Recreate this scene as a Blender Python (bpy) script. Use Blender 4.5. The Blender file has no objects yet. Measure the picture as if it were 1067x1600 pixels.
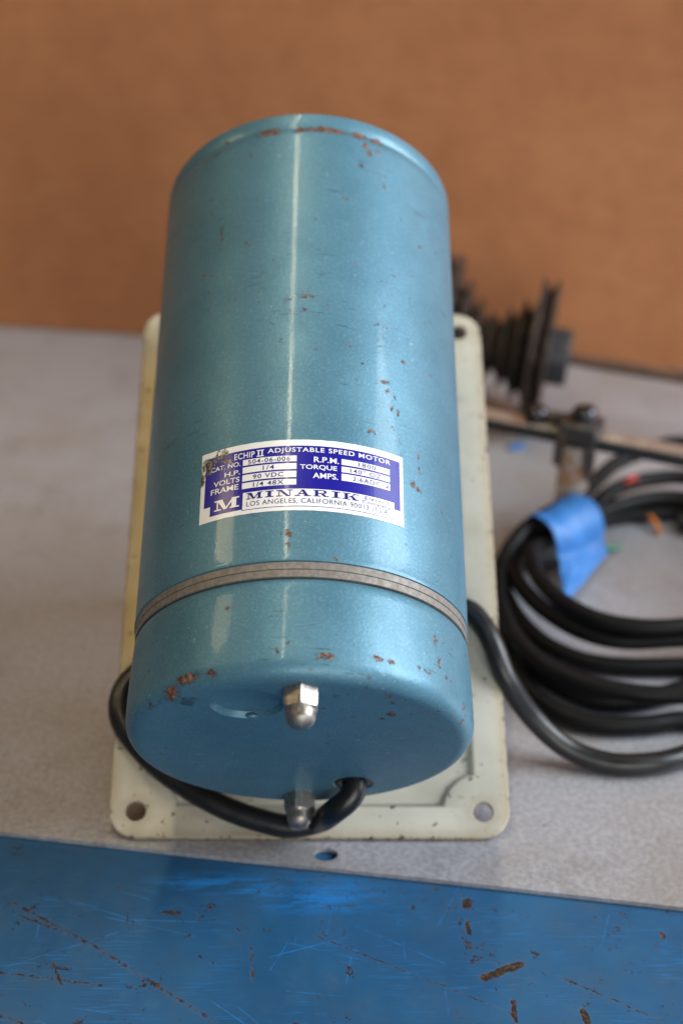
import bpy, bmesh, math, random
from mathutils import Vector, Matrix, noise

random.seed(7)
scene = bpy.context.scene
COL = scene.collection
R_ = math.radians

# ------------------------------------------------------------------ camera
cam_d = bpy.data.cameras.new("camera")
cam = bpy.data.objects.new("camera", cam_d)
COL.objects.link(cam)
cam.matrix_world = Matrix(((0.9998, -0.0066, -0.0209, -0.0003),
                           (-0.0152, 0.4745, -0.8801, -0.4925),
                           (0.0157, 0.8802, 0.4743, 0.4298),
                           (0, 0, 0, 1)))
cam_d.sensor_fit = 'VERTICAL'
cam_d.sensor_height = 36.0
cam_d.lens = 2274.4 / 1600.0 * 36.0
cam_d.clip_start = 0.01
cam_d.clip_end = 60
cam_d.dof.use_dof = True
cam_d.dof.focus_distance = 0.555
cam_d.dof.aperture_fstop = 5.0
scene.camera = cam

# ------------------------------------------------------------------ world, lamps, exposure
world = bpy.data.worlds.new("World")
scene.world = world
world.use_nodes = True
wbg = world.node_tree.nodes["Background"]
wbg.inputs["Color"].default_value = (0.80, 0.86, 1.0, 1)
wbg.inputs["Strength"].default_value = 0.085


def area(name, loc, target, sx, sy, watts, color, spin=0.0):
    l = bpy.data.lights.new(name, 'AREA')
    l.shape = 'RECTANGLE'
    l.size, l.size_y, l.energy, l.color = sx, sy, watts, color
    o = bpy.data.objects.new(name, l)
    COL.objects.link(o)
    d = Vector(target) - Vector(loc)
    q = d.to_track_quat('-Z', 'Y')
    o.rotation_euler = (q.to_matrix() @ Matrix.Rotation(spin, 3, 'Z')).to_euler()
    o.location = loc
    return o


# a wide workshop door on the right, an added fill light behind the camera for the end cap face, a fluorescent tube overhead, a warm lamp on the left
area("door_daylight", (1.72, -0.05, 1.12), (0.1, 0.15, 0.1), 1.4, 1.4, 80, (0.88, 0.94, 1.0))
area("fill_behind_camera", (0.55, -2.1, 0.70), (0, 0.1, 0.1), 1.6, 1.0, 29, (1.0, 0.98, 0.92))
area("ceiling_tube", (-0.285, 0.30, 2.15), (-0.285, 0.30, 0), 0.042, 1.7, 15.0, (1.0, 0.84, 0.54), R_(-9))
wl_ = area("warm_lamp", (-1.02, 0.20, 1.10), (-0.03, -0.03, 0.12), 0.22, 0.30, 2.6, (1.0, 0.74, 0.38))
wl_.data.shape = 'ELLIPSE'

vs = scene.view_settings
vs.view_transform = 'Standard'
vs.look = 'None'
vs.exposure = 0.0
vs.gamma = 1.0
vs.use_curve_mapping = False
scene.cycles.use_denoising = True
scene.cycles.max_bounces = 5
scene.cycles.diffuse_bounces = 3
scene.cycles.glossy_bounces = 3
scene.cycles.adaptive_threshold = 0.015

# ------------------------------------------------------------------ helpers
def link_obj(name, mesh, mat=None, parent=None):
    o = bpy.data.objects.new(name, mesh)
    COL.objects.link(o)
    if mat and not mesh.materials:
        mesh.materials.append(mat)
    if parent:
        o.parent = parent
    return o


def mesh_from(name, verts, faces, smooth=None):
    me = bpy.data.meshes.new(name)
    me.from_pydata([tuple(v) for v in verts], [], faces)
    me.update()
    if smooth is not None:
        for p in me.polygons:
            p.use_smooth = True
        if smooth < 179:
            me.set_sharp_from_angle(angle=R_(smooth))
    return me


def bm_mesh(name, bm, smooth=None, recalc=True):
    if recalc:
        bmesh.ops.recalc_face_normals(bm, faces=bm.faces[:])
    me = bpy.data.meshes.new(name)
    bm.to_mesh(me)
    bm.free()
    if smooth is not None:
        for p in me.polygons:
            p.use_smooth = True
        if smooth < 179:
            me.set_sharp_from_angle(angle=R_(smooth))
    return me


def tag(o, label=None, cat=None, kind=None, group=None):
    if label: o["label"] = label
    if cat: o["category"] = cat
    if kind: o["kind"] = kind
    if group: o["group"] = group
    return o


def empty(name, loc=(0, 0, 0), rot=None):
    o = bpy.data.objects.new(name, None)
    o.empty_display_size = 0.02
    COL.objects.link(o)
    o.location = loc
    if rot is not None:
        o.rotation_euler = rot
    return o


def lathe_y(profile, seg=192, close_start=False, close_end=False):
    """profile: list of (y, r) -> verts, faces, revolved about the local Y axis"""
    vs_, fs = [], []
    for (y, r) in profile:
        for i in range(seg):
            a = 2 * math.pi * i / seg
            vs_.append((r * math.sin(a), y, r * math.cos(a)))
    for k in range(len(profile) - 1):
        for i in range(seg):
            j = (i + 1) % seg
            fs.append((k * seg + i, (k + 1) * seg + i, (k + 1) * seg + j, k * seg + j))
    if close_start:
        fs.append(tuple(range(seg)))
    if close_end:
        b = (len(profile) - 1) * seg
        fs.append(tuple(b + i for i in reversed(range(seg))))
    return vs_, fs


def catmull(pts, closed=False, step=8):
    P = [Vector(p) for p in pts]
    n = len(P)
    out = []
    rng = n if closed else n - 1
    for i in range(rng):
        if closed:
            p0, p1, p2, p3 = P[(i - 1) % n], P[i], P[(i + 1) % n], P[(i + 2) % n]
        else:
            p0 = P[i - 1] if i > 0 else P[0] * 2 - P[1]
            p1, p2 = P[i], P[i + 1]
            p3 = P[i + 2] if i + 2 < n else P[-1] * 2 - P[-2]
        for k in range(step):
            t = k / step
            out.append(0.5 * ((2 * p1) + (p2 - p0) * t + (2 * p0 - 5 * p1 + 4 * p2 - p3) * t * t
                              + (3 * p1 - p0 - 3 * p2 + p3) * t ** 3))
    if not closed:
        out.append(P[-1])
    return out


def tube(name, pts, r, closed=False, seg=16, step=8, raw=False):
    c = [Vector(p) for p in pts] if raw else catmull(pts, closed, step)
    n = len(c)
    verts, faces = [], []
    up = Vector((0, 0, 1))
    prev = None
    for i in range(n):
        if closed:
            t = (c[(i + 1) % n] - c[i - 1]).normalized()
        else:
            t = (c[min(i + 1, n - 1)] - c[max(i - 1, 0)]).normalized()
        if prev is None:
            a = t.cross(up)
            if a.length < 1e-4: a = t.cross(Vector((1, 0, 0)))
            a.normalize()
        else:
            a = (prev - t * prev.dot(t)).normalized()
        prev = a
        b = t.cross(a)
        for k in range(seg):
            ang = 2 * math.pi * k / seg
            verts.append(c[i] + (a * math.cos(ang) + b * math.sin(ang)) * r)
    m = n if closed else n - 1
    for i in range(m):
        i2 = (i + 1) % n
        for k in range(seg):
            k2 = (k + 1) % seg
            faces.append((i * seg + k, i * seg + k2, i2 * seg + k2, i2 * seg + k))
    if not closed:
        faces.append(tuple(reversed(range(seg))))
        faces.append(tuple((n - 1) * seg + k for k in range(seg)))
    return mesh_from(name, verts, faces, 60)


def fill_loops(bm, loops):
    """loops: lists of BMVerts; fills the area between the outer loop and the holes"""
    edges = []
    for lp in loops:
        for i in range(len(lp)):
            a, b = lp[i], lp[(i + 1) % len(lp)]
            e = bm.edges.get((a, b)) or bm.edges.new((a, b))
            edges.append(e)
    return bmesh.ops.triangle_fill(bm, use_beauty=True, use_dissolve=False, edges=edges)


def bridge(bm, A, B):
    n = len(A)
    for i in range(n):
        j = (i + 1) % n
        bm.faces.new((A[i], A[j], B[j], B[i]))


def box_bm(bm, c, s, rot=None, bevel=0.0):
    M = Matrix.Translation(Vector(c)) @ (rot.to_4x4() if rot else Matrix.Identity(4)) @ Matrix.Diagonal((*s, 1))
    g = bmesh.ops.create_cube(bm, size=1.0, matrix=M)
    if bevel > 0:
        es = list({e for v in g['verts'] for e in v.link_edges})
        bmesh.ops.bevel(bm, geom=es, offset=bevel, segments=3, profile=0.5, affect='EDGES')


# ------------------------------------------------------------------ materials
class NT:
    def __init__(self, name):
        self.m = bpy.data.materials.new(name)
        self.m.use_nodes = True
        self.t = self.m.node_tree
        self.b = self.t.nodes["Principled BSDF"]

    def n(self, typ, **kw):
        nd = self.t.nodes.new(typ)
        for k, v in kw.items():
            setattr(nd, k, v)
        return nd

    def l(self, a, b):
        self.t.links.new(a, b)

    def coord(self):
        if not hasattr(self, 'tc'):
            self.tc = self.n('ShaderNodeTexCoord')
        return self.tc.outputs['Object']

    def noise(self, scale, detail=4, rough=0.55, vec=None, dist=0.0, lac=2.0):
        nd = self.n('ShaderNodeTexNoise')
        nd.inputs['Scale'].default_value = scale
        nd.inputs['Detail'].default_value = detail
        nd.inputs['Roughness'].default_value = rough
        nd.inputs['Distortion'].default_value = dist
        self.l(vec or self.coord(), nd.inputs['Vector'])
        return nd.outputs['Fac']

    def ramp(self, fac, stops, interp='LINEAR'):
        nd = self.n('ShaderNodeValToRGB')
        nd.color_ramp.interpolation = interp
        els = nd.color_ramp.elements
        while len(els) < len(stops): els.new(0.5)
        for e, (p, c) in zip(els, stops):
            e.position = p
            e.color = (*c, 1) if len(c) == 3 else c
        self.l(fac, nd.inputs['Fac'])
        return nd.outputs['Color']

    def step(self, fac, lo, hi, a=0.0, b=1.0):
        nd = self.n('ShaderNodeMapRange', interpolation_type='SMOOTHSTEP')
        self.l(fac, nd.inputs['Value'])
        nd.inputs['From Min'].default_value = lo
        nd.inputs['From Max'].default_value = hi
        nd.inputs['To Min'].default_value = a
        nd.inputs['To Max'].default_value = b
        return nd.outputs['Result']

    def math(self, op, a, b=None, clamp=False):
        nd = self.n('ShaderNodeMath', operation=op, use_clamp=clamp)
        for i, v in enumerate((a, b)):
            if v is None: continue
            if isinstance(v, (int, float)): nd.inputs[i].default_value = v
            else: self.l(v, nd.inputs[i])
        return nd.outputs[0]

    def mix(self, fac, a, b, blend='MIX'):
        nd = self.n('ShaderNodeMix', data_type='RGBA', blend_type=blend)
        if isinstance(fac, (int, float)): nd.inputs[0].default_value = fac
        else: self.l(fac, nd.inputs[0])
        for s, v in ((6, a), (7, b)):
            if isinstance(v, tuple): nd.inputs[s].default_value = (*v, 1) if len(v) == 3 else v
            else: self.l(v, nd.inputs[s])
        return nd.outputs[2]

    def mixf(self, fac, a, b):
        nd = self.n('ShaderNodeMix', data_type='FLOAT')
        self.l(fac, nd.inputs[0])
        for s, v in ((2, a), (3, b)):
            if isinstance(v, (int, float)): nd.inputs[s].default_value = v
            else: self.l(v, nd.inputs[s])
        return nd.outputs[0]

    def mapping(self, scale=(1, 1, 1), rot=(0, 0, 0), loc=(0, 0, 0)):
        nd = self.n('ShaderNodeMapping')
        nd.inputs['Scale'].default_value = scale
        nd.inputs['Rotation'].default_value = rot
        nd.inputs['Location'].default_value = loc
        self.l(self.coord(), nd.inputs['Vector'])
        return nd.outputs['Vector']

    def bump(self, h, strength, dist, prev=None):
        nd = self.n('ShaderNodeBump')
        nd.inputs['Strength'].default_value = strength
        nd.inputs['Distance'].default_value = dist
        self.l(h, nd.inputs['Height'])
        if prev is not None: self.l(prev, nd.inputs['Normal'])
        self.l(nd.outputs['Normal'], self.b.inputs['Normal'])
        return nd.outputs['Normal']

    def put(self, key, v):
        if isinstance(v, (int, float)): self.b.inputs[key].default_value = v
        elif isinstance(v, tuple): self.b.inputs[key].default_value = (*v, 1) if len(v) == 3 else v
        else: self.l(v, self.b.inputs[key])

    def warped(self, amp, scale, flat=False):
        nz = self.n('ShaderNodeTexNoise')
        nz.inputs['Scale'].default_value = scale
        nz.inputs['Detail'].default_value = 4
        nz.inputs['Roughness'].default_value = 0.65
        self.l(self.coord(), nz.inputs['Vector'])
        s = self.n('ShaderNodeVectorMath', operation='SUBTRACT')
        self.l(nz.outputs['Color'], s.inputs[0])
        s.inputs[1].default_value = (0.5, 0.5, 0.5)
        k = self.n('ShaderNodeVectorMath', operation='MULTIPLY_ADD')
        self.l(s.outputs[0], k.inputs[0])
        k.inputs[1].default_value = (amp, amp, amp)
        self.l(self.coord(), k.inputs[2])
        if flat:
            z = self.n('ShaderNodeVectorMath', operation='MULTIPLY')
            self.l(k.outputs[0], z.inputs[0])
            z.inputs[1].default_value = (1, 1, 0)
            return z.outputs[0]
        return k.outputs[0]

    def spots(self, spots, vec):
        """signed field: min over ellipsoid spots of scaled distance (1 = rim)"""
        d = None
        for (c, s) in spots:
            k = self.n('ShaderNodeVectorMath', operation='MULTIPLY_ADD')
            self.l(vec, k.inputs[0])
            inv = [1.0 / q for q in s]
            k.inputs[1].default_value = inv
            k.inputs[2].default_value = [-c[i] * inv[i] for i in range(3)]
            ln = self.n('ShaderNodeVectorMath', operation='LENGTH')
            self.l(k.outputs[0], ln.inputs[0])
            d = ln.outputs['Value'] if d is None else self.math('MINIMUM', d, ln.outputs['Value'])
        return d

    def strokes(self, segs, vec):
        """min over capsules (a, b, half-width): distance / half-width"""
        d = None
        for (a, b, w) in segs:
            a, b = Vector(a), Vector(b)
            ab = b - a
            L2 = ab.length_squared
            s = self.n('ShaderNodeVectorMath', operation='SUBTRACT')
            self.l(vec, s.inputs[0]); s.inputs[1].default_value = a
            dt = self.n('ShaderNodeVectorMath', operation='DOT_PRODUCT')
            self.l(s.outputs[0], dt.inputs[0]); dt.inputs[1].default_value = ab / L2
            t = self.math('ADD', dt.outputs['Value'], 0.0, clamp=True)
            sc = self.n('ShaderNodeVectorMath', operation='SCALE')
            sc.inputs[0].default_value = ab
            self.l(t, sc.inputs['Scale'])
            s2 = self.n('ShaderNodeVectorMath', operation='DISTANCE')
            self.l(s.outputs[0], s2.inputs[0]); self.l(sc.outputs[0], s2.inputs[1])
            v = self.math('DIVIDE', s2.outputs['Value'], w)
            d = v if d is None else self.math('MINIMUM', d, v)
        return d


BODY = [(-0.0178, 0.1925, 0.0651, 0.00469, 0.00150), (-0.0036, 0.1921, 0.0674, 0.00263, 0.00146), (0.0077, 0.1927, 0.0671, 0.00820, 0.00150), (0.022, 0.1928, 0.0638, 0.00329, 0.00150), (0.0299, 0.1923, 0.0605, 0.00281, 0.00150), (0.0249, 0.1877, 0.0627, 0.00131, 0.00122), (0.0269, 0.1839, 0.0619, 0.00113, 0.00171), (0.0307, 0.1869, 0.0601, 0.00113, 0.00098), (0.0228, 0.1754, 0.0635, 0.00075, 0.00122), (-0.0367, 0.1938, 0.0567, 0.00094, 0.00073), (-0.0254, 0.181, 0.0625, 0.00056, 0.00073), (0.0163, 0.1541, 0.0655, 0.00131, 0.00061), (0.0333, 0.1674, 0.0587, 0.00056, 0.00122), (-0.0369, 0.1393, 0.0565, 0.00038, 0.00488), (-0.0257, 0.1309, 0.0624, 0.00056, 0.00073), (0.0035, 0.1406, 0.0674, 0.00094, 0.00049), (0.0005, 0.0985, 0.0675, 0.00244, 0.00061), (-0.0007, 0.0919, 0.0675, 0.00094, 0.00073), (0.0037, 0.0723, 0.0674, 0.00075, 0.00061), (0.032, 0.0621, 0.0595, 0.00169, 0.00073), (0.0332, 0.0579, 0.0588, 0.00075, 0.00098), (0.0403, 0.076, 0.0542, 0.00075, 0.00098), (0.0376, 0.0496, 0.0561, 0.00056, 0.00146), (0.0349, 0.05, 0.0578, 0.00056, 0.00098), (0.0262, 0.0365, 0.0622, 0.00131, 0.00073), (0.0361, 0.0561, 0.057, 0.00056, 0.00073), (0.0428, 0.0185, 0.0522, 0.00094, 0.00122), (0.0449, 0.0169, 0.0504, 0.00131, 0.00073), (0.0453, 0.0326, 0.0501, 0.00038, 0.00146), (0.0459, 0.0267, 0.0495, 0.00038, 0.00195), (-0.0051, -0.0126, 0.0673, 0.00075, 0.00146), (-0.0079, -0.0125, 0.067, 0.00038, 0.00073), (-0.0052, -0.0175, 0.0673, 0.00056, 0.00073), (0.0128, -0.0229, 0.0663, 0.00113, 0.00049), (-0.0178, 0.1132, 0.0651, 0.00056, 0.00049), (0.0348, 0.0413, 0.0578, 0.00056, 0.00049), (0.0381, 0.0361, 0.0557, 0.00038, 0.00073), (0.0553, 0.014, 0.0387, 0.00056, 0.00049), (0.0587, -0.0033, 0.0333, 0.00056, 0.00122)]
CAP = [(0.0096, -0.0625, 0.0673, 0.00281, 0.00098), (0.0073, -0.0635, 0.0676, 0.00169, 0.00073), (0.0279, -0.061, 0.062, 0.00169, 0.00073), (0.0331, -0.061, 0.0594, 0.00094, 0.00073), (0.0468, -0.0604, 0.0494, 0.00131, 0.00073), (0.0435, -0.060, 0.0522, 0.00056, 0.00098), (0.0504, -0.0455, 0.0457, 0.00075, 0.00219), (0.0516, -0.0545, 0.0443, 0.00056, 0.00195), (0.0544, -0.0589, 0.0408, 0.00056, 0.00073), (-0.0267, -0.0415, 0.0626, 0.00075, 0.00073), (-0.0042, -0.0576, 0.0679, 0.00056, 0.00073), (-0.0081, -0.0609, 0.0675, 0.00056, 0.00073),
       (-0.04052, -0.0658, 0.05413, 0.0042, 0.0016), (-0.04643, -0.0685, 0.04689, 0.003, 0.0021), (-0.03143, -0.0662, 0.05967, 0.00169, 0.0009), (-0.05532, -0.0685, 0.03617, 0.00094, 0.0015), (0.06143, -0.0653, 0.02851, 0.00075, 0.0015), (0.06595, -0.061, 0.01651, 0.00056, 0.0015), (0.06223, -0.0674, 0.02424, 0.00038, 0.0006), (0.0323, -0.0703, 0.0515, 0.00113, 0.0009), (0.03397, -0.0708, 0.0455, 0.00056, 0.0006), (0.03406, -0.0708, 0.0345, 0.0015, 0.0009), (0.03072, -0.0708, 0.030, 0.00075, 0.0006), (0.03992, -0.0698, 0.0485, 0.00038, 0.0006), (0.06099, -0.069, 0.02386, 0.00056, 0.0009)]


def mat_motor(name, chips, coat=1.0):
    m = NT(name)
    co = m.coord()
    # hammered metallic enamel
    big = m.noise(22, 3)
    fine = m.noise(900, 2, 0.6)
    col = m.mix(m.step(big, 0.3, 0.7), (0.062, 0.165, 0.232), (0.082, 0.200, 0.272))
    col = m.mix(m.step(fine, 0.45, 0.75, 0, 0.28), col, (0.17, 0.34, 0.44))
    col = m.mix(m.step(m.noise(1700, 1), 0.55, 0.75, 0, 0.1), col, (0.24, 0.42, 0.52))
    grs = m.noise(16, 6, 0.68, vec=m.mapping((1, 0.45, 1)))
    col = m.mix(m.step(grs, 0.48, 0.72, 0, 0.35), col, (0.085, 0.150, 0.175))
    # pale rub marks and dust specks
    sp = m.noise(420, 3, 0.7)
    big2 = m.noise(35, 2)
    spm = m.math('MULTIPLY', m.step(sp, 0.665, 0.69), m.step(big2, 0.45, 0.62))
    col = m.mix(m.math('MULTIPLY', spm, 0.28), col, (0.50, 0.58, 0.58))
    # grey green rubbed stains
    st = m.noise(60, 6, 0.7)
    col = m.mix(m.step(st, 0.62, 0.75, 0, 0.4), col, (0.10, 0.17, 0.17))
    # fine dark scratches running at a slant
    scr = m.noise(60, 3, 0.5, vec=m.mapping((1, 14, 1), (0, R_(20), R_(35))))
    scm = m.math('MULTIPLY', m.step(scr, 0.66, 0.675), m.step(m.noise(25, 2), 0.5, 0.6))
    col = m.mix(m.math('MULTIPLY', scm, 0.7), col, (0.03, 0.06, 0.07))
    # chips to rust
    w = m.warped(0.0056, 560)
    d = m.spots([((x, y, z), (su * 1.02, sv * 1.02, su * 1.02 + 0.0006)) for (x, y, z, su, sv) in chips], w)
    dust = m.noise(260, 5, 0.75)
    tiny = m.math('MULTIPLY', m.step(dust, 0.635, 0.65), m.step(m.noise(14, 1), 0.5, 0.6))
    chip = m.math('MAXIMUM', m.step(d, 1.12, 0.95), tiny)
    rust = m.mix(m.step(m.noise(700, 3), 0.4, 0.6), (0.055, 0.026, 0.019), (0.17, 0.085, 0.058))
    pale = m.step(m.noise(480, 2), 0.56, 0.66, 0, 0.75)
    rust = m.mix(pale, rust, (0.30, 0.20, 0.165))
    col = m.mix(m.step(d, 1.75, 1.05, 0, 0.45), col, (0.045, 0.085, 0.10))
    col = m.mix(chip, col, rust)
    m.put('Base Color', col)
    m.put('Metallic', m.mixf(chip, 0.30, 0.0))
    m.put('Roughness', m.mixf(chip, m.step(m.noise(50, 4), 0.3, 0.7, 0.40, 0.50), 0.85))
    m.put('Specular IOR Level', 0.35)
    smear = m.noise(38, 5, 0.65, vec=m.mapping((1, 0.25, 1)))
    m.put('Coat Weight', m.mixf(chip, m.step(smear, 0.3, 0.7, 0.26 * coat, 0.13 * coat), 0.0))
    m.put('Coat Roughness', m.step(smear, 0.35, 0.7, 0.07, 0.13))
    h = m.noise(760, 2, 0.5, dist=0.4)
    b1 = m.bump(h, 0.13, 0.0006)
    inv = m.math('SUBTRACT', 1.0, chip)
    m.bump(inv, 0.5, 0.00015, b1)
    cb = m.n('ShaderNodeBump')
    cb.inputs['Strength'].default_value = 0.022
    cb.inputs['Distance'].default_value = 0.0006
    m.l(h, cb.inputs['Height'])
    m.l(cb.outputs['Normal'], m.b.inputs['Coat Normal'])
    return m.m


def grime(m, col):
    """scorched scuff over the corner of the nameplate"""
    w = m.warped(0.006, 260)
    d = m.spots([((-0.0375, 0.0225, 0.0560), (0.0042, 0.0042, 0.006)),
                 ((-0.0315, 0.0262, 0.0597), (0.0028, 0.0032, 0.006)),
                 ((-0.0392, 0.0175, 0.0549), (0.0014, 0.0040, 0.006)),
                 ((-0.0290, 0.0225, 0.0610), (0.0018, 0.0012, 0.006))], w)
    fib = m.noise(650, 4, 0.7, vec=m.mapping((1, 0.35, 1)))
    msk = m.math('MULTIPLY', m.step(d, 1.15, 0.8), m.step(fib, 0.36, 0.50))
    gc = m.mix(m.step(m.noise(900, 2), 0.45, 0.6), (0.035, 0.028, 0.022), (0.22, 0.19, 0.15))
    # light foxing everywhere
    fox = m.noise(300, 5, 0.75)
    col = m.mix(m.step(fox, 0.68, 0.76, 0, 0.55), col, (0.33, 0.26, 0.20))
    return m.mix(msk, col, gc), msk


def mat_label(name, col):
    m = NT(name)
    c = m.mix(m.step(m.noise(90, 4), 0.35, 0.75, 0, 0.12), col, tuple(q * 0.6 for q in col))
    c, msk = grime(m, c)
    m.put('Base Color', c)
    m.put('Roughness', 0.32)
    m.put('Specular IOR Level', 0.2)
    m.put('Coat Weight', 0.16)
    m.put('Coat Roughness', 0.10)
    m.bump(m.noise(240, 3), 0.05, 0.0005)
    return m.m


def mat_cast(name, base, rough=0.45, metal=0.9, scale=500):
    m = NT(name)
    n1 = m.noise(scale, 4)
    c = m.mix(m.step(n1, 0.35, 0.65), tuple(q * 0.72 for q in base), base)
    st = m.noise(scale * 0.25, 5, 0.7)
    c = m.mix(m.step(st, 0.58, 0.75, 0, 0.6), c, (0.10, 0.075, 0.055))
    m.put('Base Color', c)
    m.put('Metallic', metal)
    m.put('Roughness', m.step(m.noise(scale * 0.4, 4), 0.3, 0.7, rough - 0.08, rough + 0.14))
    m.bump(n1, 0.10, 0.0004)
    return m.m


def mat_rubber(name, base=(0.012, 0.012, 0.013), rough=0.42, spec=0.4):
    m = NT(name)
    n1 = m.noise(700, 3)
    d = m.noise(70, 5, 0.65)
    c = m.mix(m.step(d, 0.5, 0.8, 0, 0.4), base, tuple(q * 3.0 for q in base))
    m.put('Base Color', c)
    m.put('Roughness', m.step(d, 0.3, 0.7, rough - 0.06, rough + 0.12))
    m.put('Specular IOR Level', spec)
    m.bump(n1, 0.08, 0.0004)
    return m.m


def mat_plate():
    m = NT('cream_enamel')
    co = m.coord()
    c = m.mix(m.step(m.noise(28, 5), 0.35, 0.7), (0.41, 0.388, 0.322), (0.485, 0.462, 0.392))
    c = m.mix(m.step(m.noise(110, 6, 0.7), 0.58, 0.75, 0, 0.35), c, (0.33, 0.28, 0.19))
    # golden yellow tint mixed in along the left flange
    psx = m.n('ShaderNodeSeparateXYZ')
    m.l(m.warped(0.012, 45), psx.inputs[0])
    flange_tint = m.math('MULTIPLY', m.step(psx.outputs[0], -0.052, -0.066), m.math('MULTIPLY', m.step(psx.outputs[1], 0.035, 0.10), m.step(psx.outputs[1], 0.275, 0.235)))
    c = m.mix(m.math('MULTIPLY', flange_tint, 0.95), c, (0.42, 0.265, 0.055))
    c = m.mix(m.step(m.noise(20, 6, 0.7), 0.50, 0.72, 0, 0.40), c, (0.30, 0.26, 0.17))
    # grime along the rim: distance to the rounded outline
    sx = m.n('ShaderNodeSeparateXYZ')
    m.l(m.warped(0.004, 160), sx.inputs[0])
    ax = m.math('ABSOLUTE', m.math('SUBTRACT', sx.outputs[0], 0.0))
    ay = m.math('ABSOLUTE', m.math('SUBTRACT', sx.outputs[1], 0.1416))
    ex = m.math('SUBTRACT', 0.0884, ax)
    ey = m.math('SUBTRACT', 0.1416, ay)
    edge = m.math('MINIMUM', ex, ey)
    sp = m.noise(210, 6, 0.72)
    lim = m.step(edge, -0.001, 0.006, 0.52, 0.80)
    chip = m.step(m.math('SUBTRACT', sp, lim), 0.0, 0.03)
    big = m.math('MULTIPLY', m.step(m.noise(230, 4, 0.7), 0.635, 0.66), m.step(edge, 0.03, 0.018))
    chip = m.math('MAXIMUM', chip, big)
    # dirt rings round the corner holes; shade painted along the pressed step
    hs = m.spots([((sx_ * 0.0764, y_, 0), (0.0085, 0.0085, 0.02)) for sx_ in (-1, 1) for y_ in (0.012, 0.2712)], m.warped(0.006, 200))
    c = m.mix(m.step(hs, 1.2, 0.55, 0, 0.30), c, (0.22, 0.16, 0.09))
    spx = m.n('ShaderNodeSeparateXYZ'); m.l(co, spx.inputs[0])
    stp = m.math('MULTIPLY', m.step(spx.outputs[2], -0.0001, -0.0012), m.step(spx.outputs[2], -0.0029, -0.0020))
    c = m.mix(m.math('MULTIPLY', stp, 0.55), c, (0.20, 0.19, 0.13))
    c = m.mix(m.step(edge, 0.007, 0.0, 0, 0.5), c, (0.24, 0.18, 0.10))
    c = m.mix(chip, c, (0.055, 0.038, 0.028))
    m.put('Base Color', c)
    m.put('Roughness', m.mixf(chip, m.step(m.noise(60, 4), 0.3, 0.7, 0.30, 0.42), 0.8))
    b = m.bump(m.noise(600, 3), 0.05, 0.0005)
    m.bump(m.math('SUBTRACT', 1.0, chip), 0.4, 0.0002, b)
    return m.m


def mat_sheet():
    m = NT('silver_hammer_paint')
    g = m.noise(380, 4, 0.65)
    g2 = m.noise(1500, 2, 0.6)
    c = m.mix(m.step(g, 0.32, 0.68), (0.305, 0.308, 0.340), (0.460, 0.464, 0.508))
    c = m.mix(m.step(g2, 0.5, 0.75, 0, 0.5), c, (0.53, 0.53, 0.58))
    st = m.noise(9, 5, 0.6)
    c = m.mix(m.step(st, 0.42, 0.72, 0, 0.45), c, (0.27, 0.225, 0.18))
    sm_ = m.noise(26, 6, 0.7)
    c = m.mix(m.step(sm_, 0.52, 0.68, 0, 0.30), c, (0.20, 0.185, 0.18))
    dk = m.noise(120, 5, 0.75)
    c = m.mix(m.step(dk, 0.64, 0.67, 0, 0.55), c, (0.16, 0.13, 0.11))
    m.put('Base Color', c)
    m.put('Metallic', 0.40)
    m.put('Roughness', 0.42)
    m.bump(m.noise(420, 3, 0.5), 0.22, 0.0009)
    return m.m


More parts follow.
